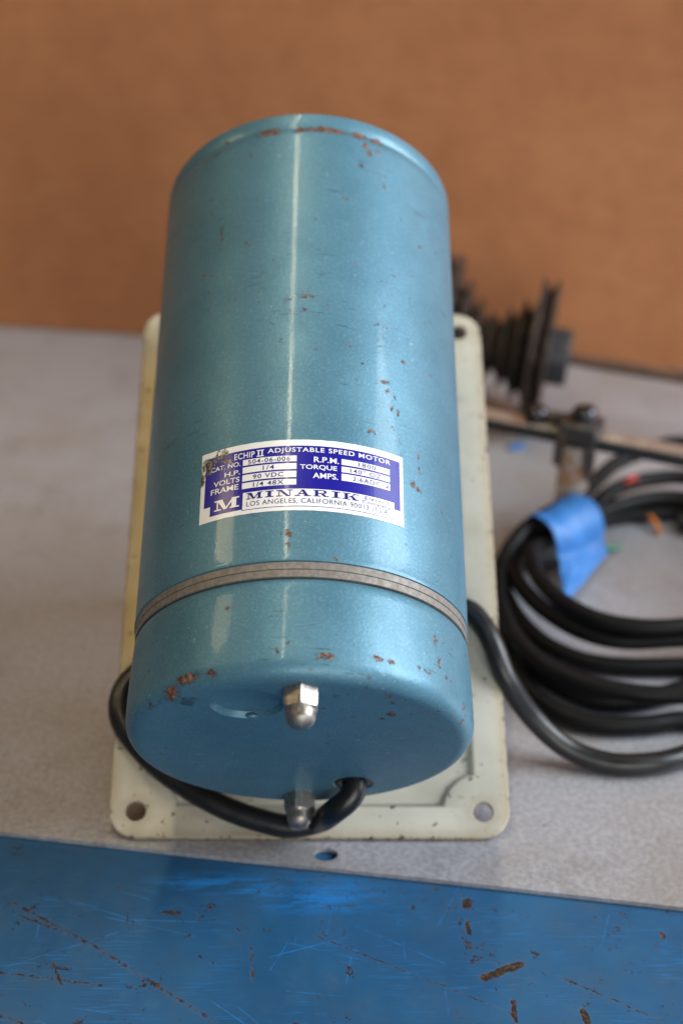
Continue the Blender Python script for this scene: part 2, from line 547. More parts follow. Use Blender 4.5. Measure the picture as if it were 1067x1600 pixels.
def mat_bench():
    m = NT('worn_blue_bench_paint')
    w = m.warped(0.0030, 330, True)
    w2 = m.warped(0.006, 60, True)
    c = m.mix(m.step(m.noise(14, 5), 0.3, 0.7), (0.010, 0.062, 0.148), (0.016, 0.086, 0.192))
    c = m.mix(m.step(m.noise(75, 6, 0.7), 0.5, 0.75, 0, 0.35), c, (0.030, 0.105, 0.20))
    # soft worn patch where parts were dragged: streaky, bright blue
    patch = m.spots([((0.002, -0.030, 0), (0.030, 0.013, 0.02)), ((-0.022, -0.026, 0), (0.024, 0.010, 0.02)), ((-0.045, -0.022, 0), (0.022, 0.006, 0.02))], w2)
    stre = m.noise(90, 6, 0.8, vec=m.mapping((0.5, 3.0, 1), (0, 0, R_(-12))))
    stre2 = m.noise(90, 6, 0.8, vec=m.mapping((0.5, 3.0, 1), (0, 0, R_(24)), (3, 0, 0)))
    pm = m.math('MULTIPLY', m.step(patch, 1.35, 0.1), m.step(m.math('MAXIMUM', stre, stre2), 0.46, 0.60))
    am = m.math('MULTIPLY', pm, 0.95)
    # thin pale scratches of every length
    rs = random.Random(21)
    seg_s = []
    for q in range(34):
        x, y = rs.uniform(-0.13, 0.15), rs.uniform(-0.105, -0.015)
        a = R_(rs.choice((-35, -28, 18, 65, 80, -10)) + rs.uniform(-14, 14))
        ln = rs.uniform(0.006, 0.045) * rs.choice((0.5, 1, 1))
        seg_s.append(((x, y, 0), (x + ln * math.cos(a), y + ln * math.sin(a), 0), rs.uniform(0.00016, 0.00036)))
    dsc = m.strokes(seg_s, m.warped(0.0007, 60, True))
    am = m.math('MAXIMUM', am, m.math('MULTIPLY', m.step(dsc, 1.3, 0.5), m.step(m.noise(110, 4, 0.7), 0.40, 0.60, 0.08, 0.6)))
    for rz, sc_, th in ((20, 46, 0.625), (-38, 52, 0.63), (75, 44, 0.63)):
        sn = m.noise(sc_, 3, 0.5, vec=m.mapping((1, 22, 1), (0, 0, R_(rz)), (rz * 0.13, 0, 0)))
        am = m.math('MAXIMUM', am, m.math('MULTIPLY', m.step(sn, th, th + 0.03), m.step(m.noise(34, 4), 0.45, 0.62, 0, 0.35)))
    c = m.mix(am, c, (0.014, 0.165, 0.46))
    # brownish film in clouds
    film = m.noise(24, 7, 0.72)
    c = m.mix(m.step(film, 0.46, 0.70, 0, 0.42), c, (0.040, 0.075, 0.105))
    # rust: measured gouges, long broken scratches, scatter of specks
    seg = [((0.0690, -0.0760, 0), (0.0835, -0.0690, 0), 0.0017),
           ((0.0661, -0.0335, 0), (0.0655, -0.0365, 0), 0.0016), ((0.0652, -0.046, 0), (0.0650, -0.052, 0), 0.0009),
           ((0.079, -0.088, 0), (0.0785, -0.097, 0), 0.0010), ((0.105, -0.093, 0), (0.106, -0.099, 0), 0.0012),
           ((0.144, -0.052, 0), (0.1445, -0.054, 0), 0.0009)]
    ds = m.strokes(seg, w)
    r1 = m.step(ds, 1.25, 0.85)
    longs = [((-0.124, -0.034, 0), (-0.085, -0.060, 0), 0.0008), ((-0.085, -0.060, 0), (-0.036, -0.098, 0), 0.0008),
             ((-0.122, -0.040, 0), (-0.088, -0.058, 0), 0.0006),
             ((-0.122, -0.073, 0), (-0.080, -0.080, 0), 0.0006), ((-0.101, -0.068, 0), (-0.096, -0.080, 0), 0.0006),
             ((-0.121, -0.093, 0), (-0.108, -0.099, 0), 0.0010), ((-0.023, -0.060, 0), (-0.022, -0.078, 0), 0.0005),
             ((0.0, -0.052, 0), (0.078, -0.094, 0), 0.0003), ((0.098, -0.075, 0), (0.135, -0.098, 0), 0.0004)]
    dl = m.strokes(longs, w)
    r2 = m.math('MULTIPLY', m.step(dl, 1.25, 0.5), m.step(m.noise(230, 5, 0.8), 0.47, 0.56))
    r3 = m.math('MULTIPLY', m.step(m.noise(230, 6, 0.72), 0.615, 0.635), m.step(m.noise(20, 3), 0.46, 0.60))
    r3 = m.math('MAXIMUM', r3, m.math('MULTIPLY', m.step(m.noise(60, 5, 0.75, dist=0.6), 0.64, 0.66), 0.9))
    rust = m.math('MAXIMUM', r1, m.math('MAXIMUM', r2, r3))
    rc = m.mix(m.step(m.noise(420, 4), 0.45, 0.68), (0.020, 0.013, 0.011), (0.095, 0.045, 0.020))
    halo = m.step(m.math('MINIMUM', ds, dl), 2.6, 0.8, 0, 0.14)
    c = m.mix(halo, c, (0.10, 0.10, 0.10))
    c = m.mix(rust, c, rc)
    m.put('Base Color', c)
    m.put('Roughness', m.mixf(rust, m.step(m.noise(40, 5, 0.65), 0.3, 0.7, 0.44, 0.68), 0.85))
    m.put('Specular IOR Level', 0.28)
    b = m.bump(m.noise(130, 4), 0.06, 0.001)
    m.bump(m.math('SUBTRACT', 1.0, rust), 0.5, 0.0003, b)
    return m.m


def mat_cardboard():
    m = NT('kraft_cardboard')
    c = m.mix(m.step(m.noise(7, 6, 0.6), 0.34, 0.66), (0.315, 0.124, 0.051), (0.372, 0.155, 0.066))
    c = m.mix(m.step(m.noise(60, 6, 0.75), 0.42, 0.66, 0, 0.35), c, (0.25, 0.097, 0.040))
    fl = m.noise(30, 2, 0.5, vec=m.mapping((1, 1, 18)))
    c = m.mix(m.step(fl, 0.4, 0.7, 0, 0.12), c, (0.26, 0.10, 0.038))
    sc_ = m.noise(14, 3, 0.5, vec=m.mapping((1, 1, 9), (0, R_(18), 0)))
    c = m.mix(m.step(sc_, 0.63, 0.70, 0, 0.2), c, (0.44, 0.22, 0.11))
    m.put('Base Color', c)
    m.put('Roughness', 0.72)
    m.put('Specular IOR Level', 0.25)
    m.bump(m.noise(8, 4), 0.25, 0.01)
    return m.m


def mat_plain(name, base, rough=0.5, metal=0.0, scale=200, var=0.25):
    m = NT(name)
    c = m.mix(m.step(m.noise(scale, 4), 0.35, 0.7), base, tuple(q * (1 - var) for q in base))
    m.put('Base Color', c)
    m.put('Roughness', rough)
    m.put('Metallic', metal)
    m.bump(m.noise(scale * 2, 3), 0.06, 0.0005)
    return m.m


def mat_rusty(name, steel, rust, amount=0.5, rough=0.5, metal=0.8):
    m = NT(name)
    k = m.step(m.noise(120, 6, 0.7), 0.62 - amount * 0.3, 0.72 - amount * 0.3)
    m.put('Base Color', m.mix(k, steel, rust))
    m.put('Metallic', m.mixf(k, metal, 0.0))
    m.put('Roughness', m.mixf(k, rough, 0.8))
    m.bump(m.noise(400, 4), 0.15, 0.0005)
    return m.m


M_BODY = mat_motor('teal_hammer_enamel_shell', BODY)
M_CAP = mat_motor('teal_hammer_enamel_cap', CAP, 0.45)
M_RING = mat_cast('grey_cast_spacer', (0.215, 0.192, 0.172), 0.55, 0.25, 600)
M_NUT = mat_cast('dull_plated_nut', (0.36, 0.33, 0.295), 0.38, 0.88, 700)
M_RUB = mat_rubber('black_rubber', (0.009, 0.009, 0.010), 0.33, 0.45)
M_COIL = mat_rubber('black_cable_jacket', (0.0045, 0.0045, 0.005), 0.5, 0.16)
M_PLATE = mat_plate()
M_SHEET = mat_sheet()
M_BENCH = mat_bench()
M_CARD = mat_cardboard()
M_LW = mat_label('label_white', (0.78, 0.77, 0.76))
M_LB = mat_label('label_blue', (0.012, 0.010, 0.24))
M_LT = mat_label('label_blue_ink', (0.018, 0.018, 0.17))
M_IRON = mat_rusty('black_iron', (0.022, 0.017, 0.015), (0.055, 0.031, 0.021), 0.5, 0.5, 0.35)
M_HUB = mat_rusty('grey_iron_hub', (0.055, 0.055, 0.062), (0.04, 0.03, 0.025), 0.3, 0.5, 0.6)
M_SHAFT = mat_rusty('brown_rusted_shaft', (0.06, 0.04, 0.03), (0.09, 0.042, 0.022), 0.7, 0.5, 0.4)
M_BAR = mat_rusty('steel_flat_bar', (0.52, 0.49, 0.46), (0.30, 0.21, 0.14), 0.25, 0.34, 0.8)
M_BARD = mat_plain('dark_bar_edge', (0.03, 0.03, 0.032), 0.5, 0.3)
M_POST = mat_rusty('rust_streaked_post', (0.46, 0.40, 0.36), (0.28, 0.15, 0.075), 0.5, 0.42, 0.7)
M_CLAMP = mat_rusty('dark_clamp_steel', (0.060, 0.056, 0.056), (0.09, 0.062, 0.045), 0.4, 0.40, 0.6)
M_BOLT = mat_plain('bolt_steel', (0.06, 0.06, 0.065), 0.22, 0.9)
M_TAPE = None


def mat_tape():
    m = NT('blue_masking_tape')
    c = m.mix(m.step(m.noise(60, 4), 0.35, 0.7), (0.022, 0.140, 0.42), (0.034, 0.175, 0.49))
    m.put('Base Color', c)
    m.put('Roughness', 0.5)
    cr = m.noise(180, 2, 0.5, vec=m.mapping((1, 0.2, 1), (0, 0, R_(40))))
    m.bump(cr, 0.5, 0.0015)
    return m.m


M_TAPE = mat_tape()

# ------------------------------------------------------------------ bench top
bm = bmesh.new()
box_bm(bm, (0.05, 0.25, -0.0225), (2.2, 1.5, 0.04), Matrix.Rotation(R_(-8.9), 3, 'Z'), 0.002)
tag(link_obj('bench_top', bm_mesh('bench_top', bm, 40), M_BENCH), kind='structure')

# ------------------------------------------------------------------ silver sheet lying on the bench
SA = R_(-8.9)
ex = Vector((math.cos(SA), math.sin(SA), 0))
ey = Vector((-math.sin(SA), math.cos(SA), 0))
O = Vector((0.0046, -0.0158, 0))
bm = bmesh.new()


def sheet_loops(z):
    n = 160
    outer = []
    for i in range(n + 1):   # front edge: very slightly wavy, nicked
        x = -0.9 + 1.8 * i / n
        outer.append(bm.verts.new(O + ex * x + ey * (0.0006 * noise.noise(Vector((x * 9, 0, 0)))) + Vector((0, 0, z))))
    outer.append(bm.verts.new(O + ex * 0.9 + ey * 1.0 + Vector((0, 0, z))))
    outer.append(bm.verts.new(O - ex * 0.9 + ey * 1.0 + Vector((0, 0, z))))
    hole = []
    for i in range(28):
        a = 2 * math.pi * i / 28
        hole.append(bm.verts.new((0.0070 + 0.0053 * math.cos(a), -0.0078 + 0.0040 * math.sin(a), z)))
    return outer, hole


o1, h1 = sheet_loops(0.0)
o2, h2 = sheet_loops(-0.0021)
fill_loops(bm, [o1, h1]); fill_loops(bm, [o2, h2])
bridge(bm, o1, o2); bridge(bm, h1, h2)
tag(link_obj('metal_sheet', bm_mesh('metal_sheet', bm), M_SHEET),
    'grainy silver grey metal sheet with a hole, lying on the blue bench', 'metal sheet')

# ------------------------------------------------------------------ cardboard backdrop
wl, wr = Vector((-0.2521, 0.6157, 0)), Vector((0.2838, 0.5361, 0))
wd = (wr - wl).normalized()
wn = Vector((-wd.y, wd.x, 0))
bm = bmesh.new()
nx, nz = 80, 24
grid = []
for side, off in ((0, 0.0), (1, 0.0045)):
    g = []
    for j in range(nz + 1):
        row = []
        for i in range(nx + 1):
            x = -0.95 + 2.3 * i / nx
            z = 0.0012 + 0.56 * j / nz
            q = wl + wd * x + wn * off
            bow = 0.004 * math.sin(x * 5.0) * (z / 0.5) + 0.010 * noise.noise(Vector((x * 3, z * 3, 2.0))) * min(1, z * 4)
            q = q + wn * (bow + 0.03 * z)
            row.append(bm.verts.new((q.x, q.y, z)))
        g.append(row)
    grid.append(g)
for s in (0, 1):
    for j in range(nz):
        for i in range(nx):
            f = (grid[s][j][i], grid[s][j][i + 1], grid[s][j + 1][i + 1], grid[s][j + 1][i])
            bm.faces.new(f if s == 0 else f[::-1])
for j in range(nz):
    bm.faces.new((grid[0][j][0], grid[0][j + 1][0], grid[1][j + 1][0], grid[1][j][0]))
    bm.faces.new((grid[0][j][nx], grid[1][j][nx], grid[1][j + 1][nx], grid[0][j + 1][nx]))
for i in range(nx):
    bm.faces.new((grid[0][0][i], grid[1][0][i], grid[1][0][i + 1], grid[0][0][i + 1]))
    bm.faces.new((grid[0][nz][i], grid[0][nz][i + 1], grid[1][nz][i + 1], grid[1][nz][i]))
tag(link_obj('cardboard_panel', bm_mesh('cardboard_panel', bm, 50), M_CARD),
    'plain brown cardboard panel standing upright behind everything', 'cardboard')

# ------------------------------------------------------------------ pressed steel mounting plate, propped at a slant
TAU = R_(33.0)
PW, PL, TH = 0.0884, 0.2832, 0.0025
plate_rot = (TAU, 0, 0)


def rrect(x0, x1, y0, y1, r, n=10):
    pts = []
    for (cx, cy, a0) in ((x1 - r, y0 + r, -90), (x1 - r, y1 - r, 0), (x0 + r, y1 - r, 90), (x0 + r, y0 + r, 180)):
        for i in range(n + 1):
            a = R_(a0 + 90 * i / n)
            pts.append((cx + r * math.cos(a), cy + r * math.sin(a)))
    return pts


def pan_outline(off):
    """recessed floor: rectangle whose corners bow inwards round the bolt holes"""
    x1, y0, y1 = 0.0742 - off, 0.0135 + off, PL - 0.0135 - off
    hx, hy0, hy1, rr = 0.0764, 0.0120, PL - 0.0120, 0.0165 + off
    pts = []

    def corner(cx, cy, sx, sy):
        # arc round (cx,cy) from the horizontal side to the vertical side
        yv = (y0 if sy < 0 else y1) - cy
        xv = sx * x1 - cx
        a_h = math.atan2(yv, -sx * math.sqrt(max(rr * rr - yv * yv, 1e-9)))
        a_v = math.atan2(-sy * math.sqrt(max(rr * rr - xv * xv, 1e-9)), xv)
        d = a_v - a_h
        while d > math.pi: d -= 2 * math.pi
        while d < -math.pi: d += 2 * math.pi
        return [(cx + rr * math.cos(a_h + d * i / 14), cy + rr * math.sin(a_h + d * i / 14)) for i in range(15)]
    pts += corner(hx, hy0, 1, -1)
    pts += corner(hx, hy1, 1, 1)[::-1]
    pts += corner(-hx, hy1, -1, 1)
    pts += corner(-hx, hy0, -1, -1)[::-1]
    return pts


bm = bmesh.new()


def ring(pts, z):
    return [bm.verts.new((x, y, z)) for x, y in pts]


holes = [(sx * 0.0764, y, 0.0044) for sx in (-1, 1) for y in (0.012, PL - 0.012)]


def circ(c, n=28):
    return [(c[0] + c[2] * math.cos(2 * math.pi * i / n), c[1] + c[2] * math.sin(2 * math.pi * i / n)) for i in range(n)]


def jig(pts, k):
    return [(x + 0.0003 * noise.noise(Vector((x * 90, y * 90, k))), y + 0.0003 * noise.noise(Vector((x * 90, y * 90, k + 5)))) for x, y in pts]


DEP = 0.0032
out_t = ring(jig(rrect(-PW + 0.0006, PW - 0.0006, 0.0006, PL - 0.0006, 0.0125), 1), 0)
out_m = ring(jig(rrect(-PW, PW, 0, PL, 0.013), 1), -0.0007)
out_b = ring(jig(rrect(-PW, PW, 0, PL, 0.013), 1), -TH)
ht = [ring(circ((c[0], c[1], c[2] + 0.0004)), 0) for c in holes]
hm = [ring(circ(c), -0.0005) for c in holes]
hb = [ring(circ(c), -TH) for c in holes]
p0 = ring(pan_outline(0), 0)
p1 = ring(pan_outline(0.0010), -0.0005)
p2 = ring(pan_outline(0.0026), -DEP + 0.0005)
p3 = ring(pan_outline(0.0036), -DEP)
q0 = ring(pan_outline(0.0), -TH)
q1 = ring(pan_outline(0.0025), -DEP - TH)
fill_loops(bm, [out_t, p0] + ht)
bridge(bm, out_t, out_m); bridge(bm, out_m, out_b)
for a, b, c in zip(ht, hm, hb):
    bridge(bm, a, b); bridge(bm, b, c)
bridge(bm, p0, p1); bridge(bm, p1, p2); bridge(bm, p2, p3)
fill_loops(bm, [p3])
fill_loops(bm, [out_b, q0] + hb)
bridge(bm, q0, q1)
fill_loops(bm, [q1])
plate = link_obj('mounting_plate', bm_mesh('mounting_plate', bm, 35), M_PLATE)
# near lower edge sits on the sheet
ct, st_ = math.cos(TAU), math.sin(TAU)
plate.location = (0, -TH * math.sin(TAU) * 1.0 + 0.0013, TH * math.cos(TAU) + 0.0003)
plate.rotation_euler = plate_rot
tag(plate, 'cream painted steel plate with corner holes and chipped edges under the motor', 'plate')
# bent prop leg behind, hidden under the raised end
bm = bmesh.new()
ztop = -DEP - TH - 0.0002
yleg = 0.225
drop = (yleg * math.sin(TAU) + (ztop) * math.cos(TAU) + TH) / math.cos(TAU)
box_bm(bm, (0, yleg, ztop - 0.0015), (0.10, 0.04, 0.003), None, 0.0008)
Rm = Matrix.Rotation(-TAU, 3, 'X')
hgt = (yleg * st_ + ztop * ct) + 0.0015
for sx in (-0.045, 0.045):
    c = Vector((sx, yleg, ztop - 0.003)) + Rm @ Vector((0, 0, -hgt / 2 + 0.003))
    box_bm(bm, c, (0.006, 0.03, hgt - 0.004), Rm, 0.0008)
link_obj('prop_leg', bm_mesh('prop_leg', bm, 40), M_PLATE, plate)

# ------------------------------------------------------------------ motor
R0 = 0.0675
YS, YR, YF, YB = -0.0244, -0.0306, -0.0708, 0.2025
motor = empty('electric_motor')
Tm = Matrix.Rotation(TAU, 3, 'X')
mo = Tm @ Vector((-0.0036, 0.0845, 0.08 + TH))
motor.location = mo
Mm = Tm @ (Matrix.Rotation(-0.0067, 3, 'Z') @ Matrix.Rotation(-0.0271, 3, 'X'))
motor.rotation_euler = Mm.to_euler()
tag(motor, 'teal blue cylindrical electric motor lying on the cream plate', 'motor')

# shell
prof = [(YS + 0.004, R0 - 0.003), (YS + 0.0002, R0 - 0.003), (YS, R0 - 0.0005), (YS + 0.0002, R0 + 0.0001), (YS + 0.0006, R0 + 0.0002),
        (YS + 0.002, R0 + 0.0001), (YS + 0.004, R0)]
n = 60
for i in range(1, n):
    prof.append((YS + 0.004 + (0.1920 - YS - 0.004) * i / n, R0))
prof += [(0.1928, R0 - 0.0001), (0.1931, R0 - 0.0003), (0.1937, R0 - 0.0003), (0.1940, R0 - 0.0001), (0.1990, R0 - 0.0001)]
prof += [(0.2013, R0 - 0.0001)]
for i in range(1, 9):
    a = math.pi / 2 * i / 8
    prof.append((0.2013 + 0.0012 * math.sin(a), R0 - 0.0001 - 0.0012 * (1 - math.cos(a))))
prof += [(YB, 0.040), (YB + 0.001, 0.0395), (YB + 0.001, 0.012)]
v, f = lathe_y(prof, 256, False, True)
link_obj('shell', mesh_from('shell', v, f, 50), M_BODY, motor)
# drive shaft at the far end
v, f = lathe_y([(YB, 0.008), (YB + 0.030, 0.008), (YB + 0.031, 0.007)], 32, True, True)
link_obj('drive_shaft', mesh_from('drive_shaft', v, f, 40), M_NUT, motor)

# two grey spacer laminations between shell and end cap
ymid = (YS + YR) / 2
for (a, b, rr) in ((YS - 0.00005, ymid + 0.00008, R0 - 0.0003), (ymid - 0.00008, YR + 0.00005, R0 - 0.0005)):
    v, f = lathe_y([(a, R0 - 0.012), (a, rr - 0.0001), (a - 0.0001, rr), (b + 0.0001, rr), (b, rr - 0.0001), (b, R0 - 0.012)], 256)
    link_obj('spacer_ring', mesh_from('spacer_ring', v, f, 40), M_RING, motor)

# end cap: rounded drum with a pressed knockout and a cable hole
RC = R0 + 0.0007
FA, FR = 0.0075, 0.0064      # axial and radial extent of the rounded edge
prof = [(YR + 0.001, R0 - 0.012), (YR + 0.0002, R0 - 0.010), (YR, R0 - 0.0022), (YR - 0.0003, R0 - 0.0016), (YR - 0.0010, R0 - 0.0010), (YR - 0.0025, R0 - 0.0004)]
for i in range(1, 12):
    t = i / 11
    prof.append((YR - 0.0025 + (YF + FA - YR + 0.0025) * t, R0 - 0.0004 + (RC - R0 + 0.0004) * math.sin(t * math.pi / 2)))
for i in range(1, 15):
    a = math.pi / 2 * i / 14
    prof.append((YF + FA - FA * math.sin(a), RC - FR * (1 - math.cos(a))))
rf = RC - FR - 0.0006
prof.append((YF, rf))
v, f = lathe_y(prof, 192)
bm = bmesh.new()
bv = [bm.verts.new(q) for q in v]
for q in f:
    bm.faces.new([bv[i] for i in q])
outer = bv[-192:]


def fring(cx, cz, r, y, n=48):
    return [bm.verts.new((cx + r * math.sin(2 * math.pi * i / n), y, cz + r * math.cos(2 * math.pi * i / n))) for i in range(n)]


KX, KZ = -0.0193, 0.0425
k0 = fring(KX, KZ, 0.0139, YF); k1 = fring(KX, KZ, 0.0136, YF + 0.0002); k2 = fring(KX, KZ, 0.0125, YF + 0.0024); k3 = fring(KX, KZ, 0.0121, YF + 0.0026)
HX, HZ = 0.0222, -0.0415
g0 = fring(HX, HZ, 0.0085, YF, 40); g1 = fring(HX, HZ, 0.0080, YF + 0.0004, 40); g2 = fring(HX, HZ, 0.0080, YF + 0.003, 40)
fill_loops(bm, [outer, k0, g0])
bridge(bm, k0, k1); bridge(bm, k1, k2); bridge(bm, k2, k3)
fill_loops(bm, [k3])
bridge(bm, g0, g1); bridge(bm, g1, g2)
cap = link_obj('end_cap', bm_mesh('end_cap', bm, 28), M_CAP, motor)
# rubber lining in the hole
v, f = lathe_y([(YF + 0.0006, 0.0079), (YF + 0.0004, 0.0072), (YF + 0.0004, 0.0050), (YF + 0.0030, 0.0050)], 40)
gm = link_obj('grommet', mesh_from('grommet', [(x + HX, y, z + HZ) for x, y, z in v], f, 40), M_RUB, cap)
# small tab left on the knockout
bm = bmesh.new()
bmesh.ops.create_uvsphere(bm, u_segments=14, v_segments=8, radius=1, matrix=Matrix.Translation((KX + 0.0015, YF + 0.0008, KZ - 0.0128)) @ Matrix.Diagonal((0.0024, 0.0011, 0.0012, 1)))
link_obj('knockout_tab', bm_mesh('knockout_tab', bm, 60), M_CAP, cap)


def acorn_nut(cx, cz, spin, rc):
    hex_h, y0 = 0.0078, YF + 0.003
    bm = bmesh.new()
    rings = []
    seg = 48

    def hexr(a, r):
        k = (a % (math.pi / 3)) - math.pi / 6
        return r * math.cos(math.pi / 6) / math.cos(k)
    levels = []
    levels.append((y0, 1.0, True))
    levels.append((YF - hex_h + 0.0016, 1.0, True))
    levels.append((YF - hex_h + 0.0006, 0.975, 'mix'))
    levels.append((YF - hex_h, 0.83, False))
    rd = rc * 0.80
    for i in range(0, 11):
        a = math.pi / 2 * i / 10
        levels.append((YF - hex_h - 0.0016 - rd * 0.98 * math.sin(a) if i else YF - hex_h - 0.0008, 0.80 * math.cos(a) if i < 10 else 0.02, False))
    for (y, k, hx) in levels:
        rv = []
        for i in range(seg):
            a = 2 * math.pi * i / seg
            if hx is True: r = hexr(a + spin, rc * k)
            elif hx == 'mix': r = min(hexr(a + spin, rc), rc * 0.93)
            else: r = rc * k
            rv.append(bm.verts.new((cx + r * math.sin(a), y, cz + r * math.cos(a))))
        rings.append(rv)
    for a, b in zip(rings[:-1], rings[1:]):
        bridge(bm, a, b)
    bm.faces.new(rings[-1]); bm.faces.new(rings[0][::-1])
    return link_obj('acorn_nut', bm_mesh('acorn_nut', bm, 22), M_NUT, motor)


acorn_nut(0.0006, 0.0555, R_(0), 0.0070)
acorn_nut(-0.0002, -0.0560, R_(15), 0.0068)
# saddle under the shell, bolted to the plate floor
bm = bmesh.new()
box_bm(bm, (0, 0.08, -0.0715), (0.05, 0.08, 0.016), None, 0.001)
link_obj('saddle', bm_mesh('saddle', bm, 40), M_PLATE, motor)

# ---- nameplate wrapped on the shell
LOFF = [0.0]


def wrap(u, v_, off):
    a = u / R0
    r = R0 + off
    return (r * math.sin(a), v_, r * math.cos(a))


def patch(name, polys, off, mat, parent, nu=None):
    """polys: lists of (u,v) in mm; quads get split along u so that they follow the curve"""
    verts, faces = [], []
    for pi_, q in enumerate(polys):
        o = off + pi_ * 4e-6
        if len(q) == 4 and nu:
            (a, b, c, d) = q
            for i in range(nu):
                t0, t1 = i / nu, (i + 1) / nu
                L = lambda p, r_, t: (p[0] + (r_[0] - p[0]) * t, p[1] + (r_[1] - p[1]) * t)
                quad = [L(a, b, t0), L(a, b, t1), L(d, c, t1), L(d, c, t0)]
                s = len(verts)
                verts += [wrap(x * 1e-3, y * 1e-3, o) for x, y in quad]
                faces.append((s, s + 1, s + 2, s + 3))
        else:
            s = len(verts)
            verts += [wrap(x * 1e-3, y * 1e-3, o) for x, y in q]
            faces.append(tuple(range(s, s + len(q))))
    return link_obj(name, mesh_from(name, verts, faces, 179), mat, parent)


def rect(u0, u1, v0, v1):
    return [(u0, v0), (u1, v0), (u1, v1), (u0, v1)]


def text(name, s, u0, u1, v0, v1, mat, parent, off=0.00032, bold=0.0, space=1.0):
    cu = bpy.data.curves.new('txt', 'FONT')
    cu.body = s
    cu.size = 1.0
    cu.offset = bold
    cu.space_character = space
    cu.resolution_u = 4
    o = bpy.data.objects.new('txt', cu)
    COL.objects.link(o)
    dg = bpy.context.evaluated_depsgraph_get()
    me0 = o.evaluated_get(dg).to_mesh()
    P = [Vector(q.co) for q in me0.vertices]
    F = [tuple(p.vertices) for p in me0.polygons]
    o.evaluated_get(dg).to_mesh_clear()
    bpy.data.objects.remove(o)
    bpy.data.curves.remove(cu)
    x0, x1 = min(p.x for p in P), max(p.x for p in P)
    y0, y1 = min(p.y for p in P), max(p.y for p in P)
    if any(ch in s for ch in ',;'):      # keep the baseline at v0
        y0 = 0.0
    V = [wrap((u0 + (u1 - u0) * (p.x - x0) / (x1 - x0)) * 1e-3, (v0 + (v1 - v0) * (p.y - y0) / (y1 - y0)) * 1e-3, off) for p in P]
    return link_obj(name, mesh_from(name, V, F, 179), mat, parent)


# label base with slightly ragged rim
npl = 90
top = [(-42.2 + 83.5 * i / npl, 28.65 + 0.18 * noise.noise(Vector((i * 0.35, 1, 0)))) for i in range(npl + 1)]
bot = [(-41.9 + 83.1 * i / npl, -2.85 + 0.12 * noise.noise(Vector((i * 0.35, 7, 0)))) for i in range(npl + 1)]
verts = [wrap(x * 1e-3, y * 1e-3, 0.00016) for x, y in top] + [wrap(x * 1e-3, y * 1e-3, 0.00016) for x, y in bot]
N1 = npl + 1
faces = [(N1 + i, N1 + i + 1, i + 1, i) for i in range(npl)]
s = len(verts)
verts += [wrap(x * 1e-3, y * 1e-3, -0.0001) for x, y in top] + [wrap(x * 1e-3, y * 1e-3, -0.0001) for x, y in bot]
faces += [(i, i + 1, s + i + 1, s + i) for i in range(npl)] + [(N1 + i + 1, N1 + i, s + N1 + i, s + N1 + i + 1) for i in range(npl)]
faces += [(0, s, s + N1, N1), (npl, N1 + npl, s + N1 + npl, s + npl)]
nameplate = link_obj('nameplate', mesh_from('nameplate', verts, faces, 40), M_LW, motor)
nameplate["label"] = 'blue and white curved maker\'s nameplate with a scorched corner'

patch('blue_field', [rect(-40.0, 39.7, 3.7, 25.9), rect(-37.0, -22.9, -0.7, 3.9), rect(-23.2, 36.95, -1.25, -0.5), rect(36.0, 36.95, -0.9, 3.9)], 0.00020, M_LB, nameplate, 48)
patch('white_field', [rect(-23.0, 36.7, -1.0, 6.5)], 0.00025, M_LW, nameplate, 40)
rows_l = [(18.75, 21.35), (15.25, 17.95), (11.65, 14.5), (8.3, 10.9)]
rows_r = [(18.4, 20.95), (15.1, 17.6), (11.35, 14.4)]
for a, b in rows_l:
    patch('entry_box', [rect(-23.5, -2.45, a, b)], 0.00025, M_LW, nameplate, 14)
for a, b in rows_r:
    patch('entry_box', [rect(14.8, 34.95, a, b)], 0.00025, M_LW, nameplate, 14)

B = 0.012
text('lettering', 'ECHIP', -27.2, -18.8, 22.0, 24.75, M_LW, nameplate, bold=B, space=1.1)
text('lettering', 'ADJUSTABLE SPEED MOTOR', -13.7, 35.2, 22.35, 25.0, M_LW, nameplate, bold=B, space=1.12)
text('lettering', 'CAT. NO.', -37.4, -24.5, 18.95, 21.0, M_LW, nameplate, bold=B)
text('lettering', 'H.P.', -31.1, -24.5, 15.2, 17.3, M_LW, nameplate, bold=B)
text('lettering', 'VOLTS', -35.8, -24.6, 11.9, 14.2, M_LW, nameplate, bold=B)
text('lettering', 'FRAME', -36.9, -24.9, 8.6, 11.0, M_LW, nameplate, bold=B)
text('lettering', 'R.P.M.', 4.1, 13.8, 18.45, 20.9, M_LW, nameplate, bold=B)
text('lettering', 'TORQUE', -1.1, 13.0, 14.9, 17.3, M_LW, nameplate, bold=B)
text('lettering', 'AMPS.', 3.8, 13.4, 11.3, 13.75, M_LW, nameplate, bold=B)
text('lettering', '504-06-006', -21.4, -4.9, 19.0, 21.0, M_LT, nameplate, bold=0.010, space=1.15)
text('lettering', '1/4', -15.4, -11.0, 15.6, 17.6, M_LT, nameplate, bold=0.010, space=1.15)
text('lettering', '90 VDC', -19.2, -7.4, 12.1, 14.1, M_LT, nameplate, bold=0.010, space=1.15)
text('lettering', '1/4 48X', -19.0, -7.2, 8.6, 10.6, M_LT, nameplate, bold=0.010, space=1.15)
text('lettering', '1800', 21.5, 28.8, 18.75, 20.65, M_LT, nameplate, bold=0.010, space=1.15)
text('lettering', "140'' OZ.", 18.2, 31.8, 15.35, 17.3, M_LT, nameplate, bold=0.010, space=1.15)
text('lettering', '2.6ADC', 19.2, 30.8, 11.85, 13.9, M_LT, nameplate, bold=0.010, space=1.15)
text('lettering', 'LOS ANGELES, CALIFORNIA 90013 U.S.A.', -21.4, 34.6, 0.25, 2.35, M_LT, nameplate, space=1.08)
